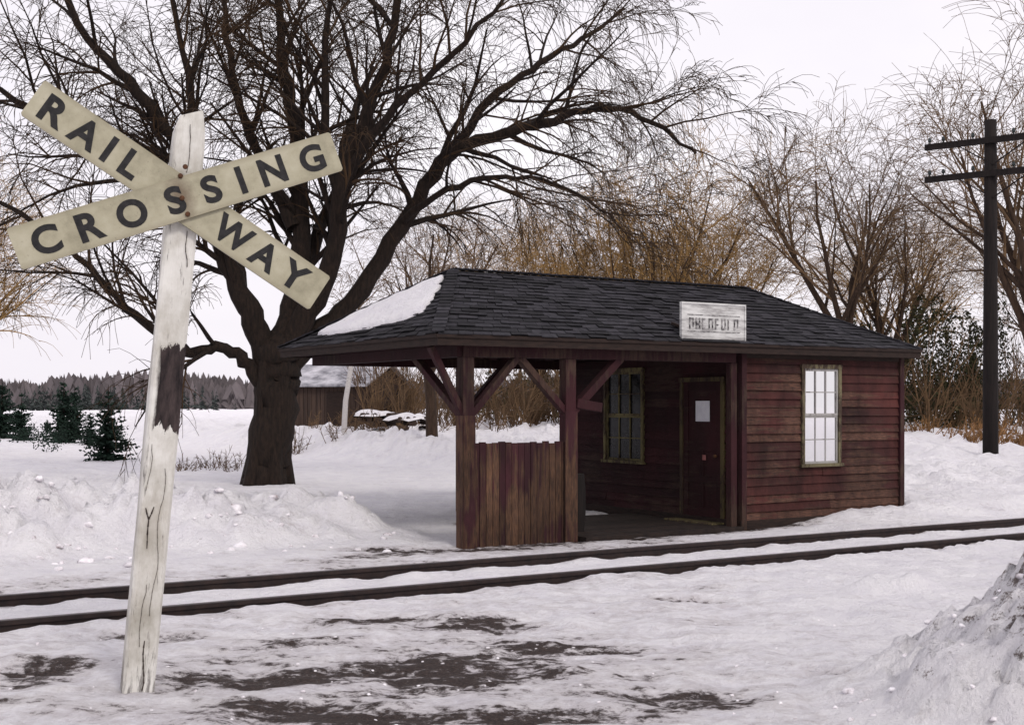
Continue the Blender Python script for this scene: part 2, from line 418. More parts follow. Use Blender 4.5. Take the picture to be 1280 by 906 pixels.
quads = np.stack([idx[:-1, :-1], idx[:-1, 1:], idx[1:, 1:], idx[1:, :-1]], -1).reshape(-1, 4)
me = bpy.data.meshes.new('snow_ground')
me.from_pydata(V.tolist(), [], quads.tolist())
for nm, arr in (('bare', B), ('dirt', D)):
    at = me.attributes.new(nm, 'FLOAT', 'POINT'); at.data.foreach_set('value', arr)
me.polygons.foreach_set('use_smooth', [True] * len(me.polygons))
me.materials.append(M_snow)
ground = bpy.data.objects.new('snow_ground', me); COL.objects.link(ground)
def gz(x, y): return gfun(x, y)[0]

import bmesh
bm = bmesh.new(); bmesh.ops.create_icosphere(bm, subdivisions=2, radius=1)
IV = [v.co.copy() for v in bm.verts]; IF = [tuple(v.index for v in f.verts) for f in bm.faces]; bm.free()
rg = random.Random(77); b = MB()
def clod(x, y, r):
    s0 = rg.uniform(0, 99); base = len(b.v); z = gz(x, y) + r * rg.uniform(-.3, .15)
    sx, sy, sz = rg.uniform(.8, 1.3), rg.uniform(.7, 1.1), rg.uniform(.5, .85)
    for c in IV:
        k = 1 + .65 * noise.noise(c * 1.4 + Vector((s0, 0, 0)))
        b.v.append((x + c.x * r * k * sx, y + c.y * r * k * sy, z + c.z * r * k * sz))
    for f in IF: b.f.append(tuple(base + i for i in f)); b.mi.append(0)
for k in range(420):
    a = rg.uniform(0, 6.283); d = rg.uniform(.1, 1.02); clod(4.7 + math.cos(a) * 2.7 * d, 7.9 + math.sin(a) * 2.2 * d, rg.uniform(.010, .028) * rg.choice([1, 1, 1, 1, 2.0]))
for k in range(220):
    p = rg.uniform(-6, 6); q = rg.gauss(5.0, .6); clod(-4.15 + p * DX - q * DY, 10.4 + p * DY + q * DX, rg.uniform(.015, .05) * rg.choice([1, 1, 1.8]))
for k in range(120): clod(rg.uniform(-4, 3), rg.uniform(7.4, 11), rg.uniform(.005, .016))
b.obj('snow_clods', M_clod, None, smooth=True)

# ------------------------------------------------------------ track
ang = math.atan2(DY, DX)
trk = empty('railway_track', (-4.15, 10.4, 0), ang)
for k, q in enumerate((0, 1.435)):
    b = MB()
    b.box((-60, q - .062, -.10), (120, q + .062, -.06))
    b.box((-60, q - .012, -.06), (120, q + .012, .055))
    b.box((-60, q - .036, .055), (120, q + .036, .092))
    b.box((-60, q - .030, .0925), (120, q + .030, .098), 1)
    b.obj('rail_%d' % (k + 1), [M_rail, M_railtop], trk, bevel=.003)
b = MB()
x = -60
while x < 100:
    j = random.uniform(-.06, .06)
    b.box((x, -.55 + j, -.2), (x + .22, 2.0 + j, -.055)); x += .56
b.obj('ties', M_tie, trk)

# ------------------------------------------------------------ station
ST = empty('railway_station_shelter', (-.94, 16.2, 0), math.radians(32))
LS, WD = 9.0, 5.3
ZE, ZR = 2.73, 3.86
H1, H2 = 1.72, 1.38
A_, B_, C_, D_ = Vector((0, 0, ZE)), Vector((LS, 0, ZE)), Vector((LS, WD, ZE)), Vector((0, WD, ZE))
R1, R2 = Vector((H1, WD / 2, ZR)), Vector((LS - H2, WD / 2, ZR))
deck = MB()
for f in ([A_, B_, R2, R1], [B_, C_, R2], [C_, D_, R1, R2], [D_, A_, R1]): deck.poly(f)
deck.poly([(.02, .02, ZE - .02), (.02, WD - .02, ZE - .02), (LS - .02, WD - .02, ZE - .02), (LS - .02, .02, ZE - .02)])
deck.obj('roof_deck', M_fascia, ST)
def shingles(b, e0, e1, r0, r1, n, w=.26):
    nrm = (e1 - e0).cross(r0 - e0).normalized()
    if nrm.z < 0: nrm = -nrm
    for c in range(n):
        t0 = c / n - .006; t1 = min(1, (c + 1.5) / n)
        l0 = e0.lerp(r0, t0); q0 = e1.lerp(r1, t0); l1 = e0.lerp(r0, t1); q1 = e1.lerp(r1, t1)
        Ln = (q0 - l0).length
        if Ln < .05: continue
        m = max(1, int(Ln / w)); off = (c % 2) * .5 / m
        cuts = [0] + [min(1, max(0, (k + random.uniform(-.12, .12)) / m + off)) for k in range(1 if off == 0 else 0, m)] + [1]
        cuts = sorted(set(cuts))
        for a0, a1 in zip(cuts[:-1], cuts[1:]):
            if a1 - a0 < .002: continue
            g = .0035 / Ln
            lift = .030 + random.uniform(-.003, .018)
            drop = (l1 - l0).normalized() * random.uniform(-.026, .008)
            p0 = l0.lerp(q0, a0 + g) + drop; p1 = l0.lerp(q0, a1 - g) + drop
            p2 = l1.lerp(q1, a1 - g); p3 = l1.lerp(q1, a0 + g)
            th = .010
            b.hexa([p0 + nrm * (lift - th), p1 + nrm * (lift - th), p2 + nrm * .002, p3 + nrm * .002,
                    p0 + nrm * lift, p1 + nrm * lift, p2 + nrm * (.002 + th), p3 + nrm * (.002 + th)])
b = MB()
shingles(b, A_, B_, R1, R2, 19); shingles(b, B_, C_, R2, R2, 16); shingles(b, C_, D_, R2, R1, 19); shingles(b, D_, A_, R1, R1, 17)
b.obj('roof_shingles', M_shingle, ST)
b = MB()
def caps(p, q):
    n = int((q - p).length / .16)
    for k in range(n):
        a = p.lerp(q, k / n); c = p.lerp(q, min(1, (k + 1.35) / n))
        b.beam(a + Vector((0, 0, .042)), c + Vector((0, 0, .026)), .17 + random.uniform(-.015, .015), .016)
caps(A_, R1); caps(B_, R2); caps(C_, R2); caps(D_, R1); caps(R1, R2)
b.obj('hip_caps', M_shingle, ST)
b = MB()
b.box((0, 0, ZE - .13), (LS, .03, ZE - .002)); b.box((0, WD - .03, ZE - .13), (LS, WD, ZE - .002))
b.box((0, .032, ZE - .13), (.03, WD - .032, ZE - .002)); b.box((LS - .03, .032, ZE - .13), (LS, WD - .032, ZE - .002))
b.box((-.02, -.025, ZE - .035), (LS + .02, -.002, ZE + .012)); b.box((-.025, 0, ZE - .035), (-.002, WD, ZE + .012))
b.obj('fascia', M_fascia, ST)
b = MB()
k = .3
while k < LS - .1:
    b.box((k, .05, ZE - .11), (k + .05, WD - .05, ZE - .03)); k += .6
b.box((.5, .22, ZE - .26), (5.2, .38, ZE - .112)); b.box((.42, .25, ZE - .262), (.58, 4.98, ZE - .114)); b.box((.6, 4.82, ZE - .26), (5.2, 4.98, ZE - .112))
b.obj('rafters_and_plates', M_post, ST)
pl = [(1.47, 2.50), (1.30, 2.22), (.95, 1.80), (.60, 1.47), (.46, 1.55), (.36, 1.85), (.29, 2.4), (.24, 3.1), (.22, 3.8), (.25, 4.40), (.36, 4.42), (.58, 4.18), (.9, 3.74), (1.2, 3.28), (1.4, 2.93)]
def onface(s_, w_, h): return Vector((s_, w_, ZE + (ZR - ZE) * s_ / H1 + h))
cx = sum(p[0] for p in pl) / len(pl); cy = sum(p[1] for p in pl) / len(pl)
rim = []
for i in range(len(pl)):
    a = pl[i]; c = pl[(i + 1) % len(pl)]
    for t in (0, .25, .5, .75):
        px_ = a[0] + (c[0] - a[0]) * t; py_ = a[1] + (c[1] - a[1]) * t
        j = noise.noise(Vector((px_ * 5, py_ * 5, 2))) * .10
        rim.append((px_ + j * (px_ - cx), py_ + j * (py_ - cy)))
b = MB(); N = len(rim); rings = [(1.0, .02), (.985, .065), (.94, .09), (.8, .105), (.55, .115), (.25, .12)]
for f, h in rings:
    for (u_, w_) in rim:
        su = cx + (u_ - cx) * f; sw = cy + (w_ - cy) * f
        b.v.append(tuple(onface(su, sw, h + .03 * noise.noise(Vector((su * 3, sw * 3, 0))) * (f < .99))))
for r in range(len(rings) - 1):
    for i in range(N):
        b.f.append((r * N + i, r * N + (i + 1) % N, (r + 1) * N + (i + 1) % N, (r + 1) * N + i)); b.mi.append(0)
b.f.append(tuple((len(rings) - 1) * N + i for i in range(N))); b.mi.append(0)
b.obj('roof_snow', M_snowroof, ST, smooth=True)

RS0, RS1, RW0, RW1 = 5.3, 8.82, .2, 4.9
TOP = ZE - .115
b = MB()
b.box((RS0 + .06, RW0 + .06, -.12), (RS1 - .06, RW1 - .06, TOP))
b.obj('room_core', M_fascia, ST)
def siding(name, O, e, n, L, z0, z1, openings, mat, h=.132):
    b = MB(); O = Vector(O); e = Vector(e); n = Vector(n)
    z = z0
    while z < z1 - .01:
        zt = min(z + h, z1)
        iv = [(0, L)]
        for (a0, a1, o0, o1) in openings:
            if z + h * .5 > o0 and z + h * .5 < o1:
                nv = []
                for (c, d) in iv:
                    if a1 <= c or a0 >= d: nv.append((c, d)); continue
                    if a0 > c: nv.append((c, a0))
                    if a1 < d: nv.append((a1, d))
                iv = nv
        for (c, d) in iv:
            cuts = [c]
            if d - c > 2.0 and random.random() < .85: cuts.append(c + random.uniform(.6, (d - c) - .6))
            cuts.append(d)
            for c0, d0 in zip(cuts[:-1], cuts[1:]):
                g = .002; t = random.uniform(.028, .048)
                pts = []
                j0, j1 = random.uniform(-.009, .009), random.uniform(-.009, .009)
                for zz, nf, nb, jj in ((z, t, 0, 1), (zt + .003, .008, 0, 0)):
                    Za = Vector((0, 0, zz + j0 * jj)); Zb = Vector((0, 0, zz + j1 * jj))
                    pts += [O + e * (c0 + g) + n * nb + Za, O + e * (d0 - g) + n * nb + Zb, O + e * (d0 - g) + n * nf + Zb, O + e * (c0 + g) + n * nf + Za]
                b.hexa(pts)
        z = zt
    return b.obj(name, mat, ST)
F = RS1 - RS0
wx0, wx1, wz0, wz1 = 6.54 - RS0, 7.40 - RS0, .88, 2.46
siding('front_siding', (RS0, RW0 + .06, 0), (1, 0, 0), (0, -1, 0), F, -.05, TOP, [(wx0, wx1, wz0, wz1)], M_siding)
siding('right_siding', (RS1 - .06, RW0, 0), (0, 1, 0), (1, 0, 0), RW1 - RW0, -.05, TOP, [], M_siding)
siding('back_siding', (RS0, RW1 - .06, 0), (1, 0, 0), (0, 1, 0), F, -.05, TOP, [], M_siding)
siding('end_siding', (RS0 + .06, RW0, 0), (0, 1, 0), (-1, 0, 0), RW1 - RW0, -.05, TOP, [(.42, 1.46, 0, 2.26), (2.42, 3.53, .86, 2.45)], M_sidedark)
b = MB()
for (sx, sy) in ((RS0 - .0, RW0 - .0), (RS1 - .07, RW0), (RS0, RW1 - .07), (RS1 - .07, RW1 - .07)):
    b.box((sx - .012, sy - .012, -.1), (sx + .085, sy + .085, TOP))
b.obj('corner_boards', M_post, ST, bevel=.004)
b = MB()
b.box((RS0 - .03, RW0 - .005, -.12), (RS1 + .03, RW0 + .02, .10)); b.box((RS0 - .006, RW0 + .02, -.12), (RS0 + .02, RW1, .10))
b.box((RS0 + .09, RW0 + .006, TOP - .07), (RS1 - .09, RW0 + .03, TOP))
b.obj('skirt_board', M_fascia, ST)

def window(name, O, e, n, w, z0, z1, cols, rows_up, rows_lo, mglass, mtrim, msash, curtain=False):
    O = Vector(O); e = Vector(e); n = Vector(n)
    W = empty(name); W.parent = ST
    def bx(b, a0, a1, c0, c1, n0, n1, mi=0):
        pts = []
        for z in (c0, c1):
            Z = Vector((0, 0, z))
            pts += [O + e * a0 + n * n0 + Z, O + e * a1 + n * n0 + Z, O + e * a1 + n * n1 + Z, O + e * a0 + n * n1 + Z]
        b.hexa(pts, mi)
    b = MB(); t = .06
    bx(b, 0, t, z0 + .04, z1 - t, -.03, .055); bx(b, w - t, w, z0 + .04, z1 - t, -.03, .055)
    bx(b, -.01, w + .01, z1 - t, z1 + .01, -.03, .062); bx(b, -.03, w + .03, z0 - .01, z0 + .04, -.03, .085)
    b.obj('casing', mtrim, W, bevel=.004)
    g0 = .004 if curtain else -.02; g1 = .008 if curtain else -.005
    b = MB(); bx(b, t, w - t, z0 + .04, z1 - t, g0, g1); b.obj('glass', mglass, W)
    mz = (z0 + z1) / 2
    if curtain:
        b = MB(); bx(b, t, w - t, z0 + .04, z1 - t, -.075, -.07); b.obj('dark_interior', M_glassd, W)
        # two gathered drapes that part toward the middle
        b = MB(); NZ = 12; ZT, ZB = z1 - t - .01, z0 + .05
        for side in (0, 1):
            K = 22
            g_ = []
            for iz in range(NZ + 1):
                f = iz / NZ; z = ZT + (ZB - ZT) * f
                reach = (w / 2 - t) * (.99 - .34 * math.sin(min(1, f * 1.15) * math.pi) ** 2)
                row = []
                for k in range(K + 1):
                    a = t + .004 + reach * k / K
                    if side: a = w - a
                    nn = -.038 + .016 * math.sin(k * 1.9 + side + .4 * math.sin(f * 5)) * (.6 + .4 * f)
                    row.append(O + e * a + n * nn + Vector((0, 0, z)))
                g_.append(row)
            base = len(b.v)
            for row in g_: b.v += [tuple(q) for q in row]
            for iz in range(NZ):
                for k in range(K):
                    i0 = base + iz * (K + 1) + k; b.f.append((i0, i0 + 1, i0 + K + 2, i0 + K + 1)); b.mi.append(0)
        b.obj('curtains', M_cloth, W, smooth=True)
    b = MB(); st = .035; m = .018; o = .009 if curtain else -.003
    for (lo, hi, nn, cc, rr) in ((mz, z1 - t, .030, cols, rows_up), (z0 + .04, mz, .022, cols, rows_lo)):
        bx(b, t, t + st, lo + st, hi - st, o, nn); bx(b, w - t - st, w - t, lo + st, hi - st, o, nn)
        bx(b, t, w - t, lo, lo + st, o, nn + .001); bx(b, t, w - t, hi - st, hi, o, nn + .001)
        iw = w - 2 * t - 2 * st
        for k in range(1, cc):
            a = t + st + iw * k / cc; bx(b, a - m / 2, a + m / 2, lo + st, hi - st, o, nn - .006)
        for k in range(1, rr):
            zc = lo + (hi - lo) * k / rr; bx(b, t + st, w - t - st, zc - m / 2, zc + m / 2, o, nn - .008)
    b.obj('sashes', msash, W)
# real recess in the room core behind the curtained window
core = bpy.data.objects['room_core']
cut = MB(); cut.box((RS0 + wx0 + .02, RW0 - .1, wz0 + .02), (RS0 + wx1 - .02, RW0 + .20, wz1 - .02))
me_ = core.data
core_b = MB()
x0_, x1_, y0_, y1_ = RS0 + .06, RS1 - .06, RW0 + .06, RW1 - .06
core_b.box((x0_, y0_ + .14, -.12), (x1_, y1_, TOP))
core_b.box((x0_, y0_, -.12), (RS0 + wx0 + .02, y0_ + .138, TOP)); core_b.box((RS0 + wx1 - .02, y0_, -.12), (x1_, y0_ + .138, TOP))
core_b.box((RS0 + wx0 + .022, y0_, -.12), (RS0 + wx1 - .022, y0_ + .138, wz0 + .02)); core_b.box((RS0 + wx0 + .022, y0_, wz1 - .02), (RS0 + wx1 - .022, y0_ + .138, TOP))
bpy.data.objects.remove(core)
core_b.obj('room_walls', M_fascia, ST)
window('front_window', (RS0 + wx0, RW0 + .055, 0), (1, 0, 0), (0, -1, 0), wx1 - wx0, wz0, wz1, 3, 2, 2, M_clear, M_trimw, M_sash, True)
window('end_window', (RS0 + .055, RW0 + 2.42, 0), (0, 1, 0), (-1, 0, 0), 1.11, .86, 2.45, 3, 2, 2, M_glassd, M_trim, M_trim)
DR = empty('door'); DR.parent = ST
b = MB(); x0 = RS0 + .06; y0 = RW0 + .42; y1 = RW0 + 1.46
b.box((x0 - .065, y0, 0), (x0 + .01, y0 + .07, 2.2)); b.box((x0 - .065, y1 - .07, 0), (x0 + .01, y1, 2.2)); b.box((x0 - .07, y0 - .02, 2.2), (x0 + .01, y1 + .02, 2.27))
b.obj('door_frame', M_doorfr, DR, bevel=.004)
b = MB(); b.box((x0 - .03, y0 + .07, .03), (x0 - .004, y1 - .07, 2.2))
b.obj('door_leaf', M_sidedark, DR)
b = MB()
def dbox(a0, a1, c0, c1): b.box((x0 - .045, y0 + .07 + a0, c0), (x0 - .031, y0 + .07 + a1, c1))
dbox(.0, .12, .03, 2.2); dbox(.78, .90, .03, 2.2)
for c0, c1 in ((.03, .24), (.62, .72), (1.12, 1.24), (2.06, 2.2)): dbox(.12, .78, c0, c1)
dbox(.41, .49, .24, .62); dbox(.41, .49, .72, 1.12)
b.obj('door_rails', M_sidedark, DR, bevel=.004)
b = MB(); b.box((x0 - .052, y0 + .33, 1.58), (x0 - .047, y0 + .66, 1.90)); b.obj('paper_notice', M_paper, DR)
b = MB(); b.box((x0 - .052, y0 + .42, .98), (x0 - .047, y0 + .50, 1.06)); b.obj('sticker', M_paperred, DR)
b = MB(); b.tube([Vector((x0 - .05, y0 + .16, 1.05)), Vector((x0 - .09, y0 + .16, 1.05)), Vector((x0 - .12, y0 + .16, 1.05))], [.012, .03, .02], 10, cap=True); b.obj('door_knob', M_bolt, DR)
b = MB(); b.box((x0 - .35, y0 - .05, -.05), (x0 - .08, y1 + .05, .045)); b.obj('doorstep', M_trim, DR, bevel=.01)
b = MB(); y = .14
while y < 2.9:
    b.box((2.4, y, -.06), (RS0 - .02, y + .17, .022 + random.uniform(-.003, .003))); y += .178
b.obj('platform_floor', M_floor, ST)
b = MB()
for (s_, w_) in ((.58, .30), (2.2, .30), (3.16, 4.9), (5.18, .30)):
    r = .085 if s_ < 5 else .06
    b.box((s_ - r, w_ - r, -.1), (s_ + r, w_ + r, ZE - .26))
b.obj('posts', M_post, ST, bevel=.01)
b = MB()
zb, zt = 1.66, ZE - .20
b.beam((.60, .30, zb), (1.42, .30, zt), .09, .12, (0, 1, 0)); b.beam((.58, .33, zb), (.58, 1.75, zt), .09, .12, (1, 0, 0))
b.beam((2.2, .30, zb + .03), (1.35, .30, zt), .09, .12, (0, 1, 0)); b.beam((2.2, .30, zb + .03), (3.12, .30, zt), .11, .14, (0, 1, 0))
b.beam((.56, .30, zb), (.06, .30, zt + .06), .08, .10, (0, 1, 0))
b.beam((3.16, 4.9, zb), (2.3, 4.9, zt), .09, .12, (0, 1, 0)); b.beam((3.16, 4.9, zb), (4.0, 4.9, zt), .09, .12, (0, 1, 0))
b.obj('braces', M_post, ST, bevel=.008)
b = MB()
b.box((.485, .205, -.1), (.675, .213, 1.70)); b.box((2.10, .205, -.1), (2.30, .213, 1.75)); b.box((.487, .205, -.1), (.493, .39, 1.7)); b.box((2.292, .215, -.1), (2.302, .39, 1.75))
b.obj('post_casings', M_panel, ST)
b = MB(); x = .672; 
while x < 2.10:
    w = min(.098, 2.108 - x); b.box((x + .002, .262 + random.uniform(-.004, .004), -.06 + random.uniform(-.02, .0)), (x + w - .003, .295, 1.34 + random.uniform(-.022, .014))); x += .10
b.obj('windbreak_panel', M_panel, ST)
b = MB(); b.box((.672, .30, 1.18), (2.11, .36, 1.27)); b.box((.672, .30, .10), (2.11, .36, .19)); b.obj('panel_rails', M_post, ST)
b = MB(); b.beam((2.30, .25, 1.86), (2.72, .25, 1.80), .10, .13); b.obj('brace_block', M_post, ST, bevel=.01)
b = MB(); b.tube([Vector((2.72, .9, .02)), Vector((2.72, .9, .3)), Vector((2.72, .9, .6)), Vector((2.72, .9, .85))], [.15, .17, .17, .15], 18, cap=True)
b.obj('barrel', M_pole, ST, smooth=False)
NB = empty('station_name_board'); NB.parent = ST
bx0, bx1, bz0, bz1 = 4.06, 5.24, 2.76, 3.30
b = MB(); b.box((bx0, .09, bz0), (bx1, .115, bz1)); b.obj('board', M_board, NB)
b = MB(); t = .025
b.box((bx0 - t, .075, bz1), (bx1 + t, .125, bz1 + t)); b.box((bx0 - t, .075, bz0 - t), (bx1 + t, .125, bz0))
b.box((bx0 - t, .075, bz0), (bx0, .125, bz1)); b.box((bx1, .075, bz0), (bx1 + t, .125, bz1))
b.obj('board_frame', M_board, NB)
M_faded = simple('faded_lettering', [(.42, (.04, .037, .04)), (.60, (.36, .35, .35))], 16, .8, 0)
b = MB(); rs = random.Random(3); x = bx0 + .12
b.box((bx0 + .09, .083, 3.14), (bx1 - .09, .088, 3.15)); b.box((bx0 + .09, .083, 2.90), (bx1 - .09, .088, 2.91))
for k in range(8):   # remnants of illegible, weathered letters
    zz0, zz1 = 2.94, 3.10; w = .085
    b.box((x, .080, zz0), (x + .022, .088, zz1))
    if rs.random() < .7: b.box((x + w - .022, .080, zz0 + rs.uniform(0, .05)), (x + w, .088, zz1))
    if rs.random() < .7: b.box((x + .023, .080, zz1 - .022), (x + w - .023, .088, zz1))
    if rs.random() < .6: b.box((x + .023, .080, zz0 + .06), (x + w - .023, .088, zz0 + .08))
    if rs.random() < .5: b.box((x + .023, .080, zz0), (x + w - .023, .088, zz0 + .022))
    x += .122
b.obj('worn_letters', M_faded, NB)
b = MB(); b.beam((4.3, .14, 2.9), (4.3, .62, 3.05), .04, .04); b.beam((5.0, .14, 2.9), (5.0, .62, 3.05), .04, .04); b.obj('board_brackets', M_fascia, NB)

# ------------------------------------------------------------ crossbuck
XB = empty('railway_crossing_sign', (-2.43, 8.3, 0), 0)
XB.rotation_euler = (0, math.radians(5.3), 0)
b = MB(); h = .1
rows = 40
for k in range(rows + 1):
    z = -.15 + 3.87 * k / rows; s_ = h * (1 if k < rows - 1 else (.96 if k == rows - 1 else .74))
    ch = .85
    ring = [(-1, -ch), (-ch, -1), (ch, -1), (1, -ch), (1, ch), (ch, 1), (-ch, 1), (-1, ch)]
    for (a, c) in ring:
        j = .005 * noise.noise(Vector((a * 3, c * 3, z * 2.2)))
        zz = z + (.03 * a - .02 * c if k == rows else 0)
        b.v.append((a * (s_ + j), c * (s_ + j), zz))
for k in range(rows):
    for i in range(8):
        b.f.append((k * 8 + i, k * 8 + (i + 1) % 8, (k + 1) * 8 + (i + 1) % 8, (k + 1) * 8 + i)); b.mi.append(0)
b.f.append(tuple(rows * 8 + i for i in range(8))); b.mi.append(0)
po = b.obj('post', M_wpost, XB); po.rotation_euler = (0, 0, math.radians(20))
b = MB()
def crk(pts, w):
    for (p, q) in zip(pts[:-1], pts[1:]):
        d = Vector((q[0] - p[0], 0, q[1] - p[1])).normalized(); nn = Vector((-d.z, 0, d.x)) * w / 2
        P0 = Vector((p[0], 0, p[1])); Q0 = Vector((q[0], 0, q[1]))
        o1 = Vector((0, -h - .006, 0)); o2 = Vector((0, -h + .004, 0))
        b.hexa([P0 - nn + o1, Q0 - nn * .5 + o1, Q0 + nn * .5 + o1, P0 + nn + o1, P0 - nn + o2, Q0 - nn * .5 + o2, Q0 + nn * .5 + o2, P0 + nn + o2])
def wob_crack(x, z0, z1, w, seed):
    r = random.Random(seed); n = int((z1 - z0) / .05) + 2; pts = []
    for i in range(n): pts.append((x + r.uniform(-.004, .004) + .01 * math.sin(i * .6 + seed), z0 + (z1 - z0) * i / (n - 1)))
    crk(pts, w)
crk([(-.035, 1.02), (-.036, 1.07), (-.035, 1.12), (-.048, 1.15), (-.06, 1.19)], .011); crk([(-.035, 1.12), (-.022, 1.155), (-.01, 1.20)], .010); crk([(-.035, 1.03), (-.032, .98), (-.03, .93)], .008)
wob_crack(.015, .02, .34, .010, 1); wob_crack(.045, 2.75, 2.98, .005, 2); wob_crack(-.02, .3, .7, .003, 3); wob_crack(.035, .5, 1.45, .003, 4); wob_crack(-.06, 1.3, 1.6, .003, 5); wob_crack(.0, 3.35, 3.66, .004, 6)
c = b.obj('cracks', M_crack, XB); c.rotation_euler = (0, 0, math.radians(20))

def letter_mesh(ch):
    cu = bpy.data.curves.new('tmp', 'FONT'); cu.body = ch; cu.size = 1; cu.offset = .036; cu.extrude = .0; cu.resolution_u = 6
    o = bpy.data.objects.new('tmp', cu); COL.objects.link(o)
    dg = bpy.context.evaluated_depsgraph_get(); dg.update()
    m = bpy.data.meshes.new_from_object(o.evaluated_get(dg))
    bpy.data.objects.remove(o)
    xs_ = [v.co.x for v in m.vertices]; ys_ = [v.co.y for v in m.vertices]
    cxx = (min(xs_) + max(xs_)) / 2; cyy = (min(ys_) + max(ys_)) / 2; hh = max(ys_) - min(ys_)
    vs = [((v.co.x - cxx) / hh, (v.co.y - cyy) / hh) for v in m.vertices]
    fs = [tuple(p.vertices) for p in m.polygons]; bpy.data.meshes.remove(m)
    return vs, fs
def blade(name, angle, off, letters):
    g = empty(name, (0, 0, 0), 0); g.parent = XBH; g.location = (0, off, 0); g.rotation_euler = (0, -angle, 0)
    b = MB(); L = 1.06; W = .132
    c_ = .012
    out = [(-L + c_, -W), (L - c_, -W), (L, -W + c_), (L, W - c_), (L - c_, W), (-L + c_, W), (-L, W - c_), (-L, -W + c_)]
    n = len(out)
    b.v = [(x, -.011, z) for x, z in out] + [(x, .011, z) for x, z in out]
    b.f = [tuple(range(n)), tuple(range(2 * n - 1, n - 1, -1))] + [(i, n + i, n + (i + 1) % n, (i + 1) % n) for i in range(n)]
    b.mi = [0] * len(b.f)
    b.obj('board', M_blade, g)
    t = MB()
    for ch, a, wf in letters:
        vs, fs = letter_mesh(ch); base = len(t.v); H = .178
        for (x, y) in vs: t.v.append((a + x * H * wf, -.0135, y * H))
        for f in fs: t.f.append(tuple(base + k for k in f)); t.mi.append(0)
    t.obj('lettering', M_black, g)
    return g
XBH = empty('crossbuck_blades'); XBH.parent = XB
Rl = Matrix.Rotation(math.radians(5.3), 4, 'Y')
Wm = Matrix.Translation((-2.105, 8.155, 3.157)) @ Matrix.Rotation(math.radians(20), 4, 'Z')
Xm = Matrix.Translation((-2.43, 8.3, 0)) @ Rl
XBH.matrix_local = Xm.inverted() @ Wm
blade('blade_crossing', math.radians(20.2), -.014, [('C', -.865, 1.08), ('R', -.59, 1.05), ('O', -.325, 1.02), ('S', -.045, 1.1), ('S', .195, 1.1), ('I', .395, 1), ('N', .61, 1.02), ('G', .885, 1.02)])
blade('blade_railway', math.radians(-32.9), .012, [('R', -.905, 1.05), ('A', -.69, 1.0), ('I', -.525, 1), ('L', -.365, 1), ('W', .385, .95), ('A', .63, 1.0), ('Y', .855, 1.05)])
b = MB()
for (x, z) in ((0, .0), (.035, -.10), (-.01, .14), (.02, .20)):
    b.tube([Vector((x, -.024, z)), Vector((x, -.036, z)), Vector((x, -.040, z))], [.017, .016, .008], 8, cap=True)
b.obj('bolts', M_bolt, XBH)

# ------------------------------------------------------------ telephone pole
TP = empty('telephone_pole', (12.15, 32.5, .3))
b = MB(); b.tube([Vector((0, 0, -.8)), Vector((.0, 0, 3)), Vector((.0, 0, 6)), Vector((.0, 0, 8.75))], [.20, .185, .165, .15], 12, cap=True)
b.obj('pole', M_pole, TP, smooth=True)
b = MB(); ad = Vector((.806, -.592, 0))
for z in (8.22, 7.38): b.beam(ad * -1.72 + Vector((0, -.17, z)), ad * 1.72 + Vector((0, -.17, z)), .12, .15)
b.obj('crossarms', M_pole, TP)
b = MB()
for z in (8.22, 7.38):
    for t in (-.9, .9): b.beam(ad * t + Vector((0, -.20, z - .05)), Vector((0, -.16, z - .62)), .03, .03)
b.obj('arm_braces', M_pole, TP)
b = MB()
for z in (8.22, 7.38):
    for t in (-1.6, -1.25, -.5, .5, 1.25, 1.6):
        p = ad * t + Vector((0, -.17, z + .06)); b.tube([p, p + Vector((0, 0, .06)), p + Vector((0, 0, .09)), p + Vector((0, 0, .17))], [.02, .02, .05, .035], 8, cap=True)
b.obj('insulators', M_ins, TP)

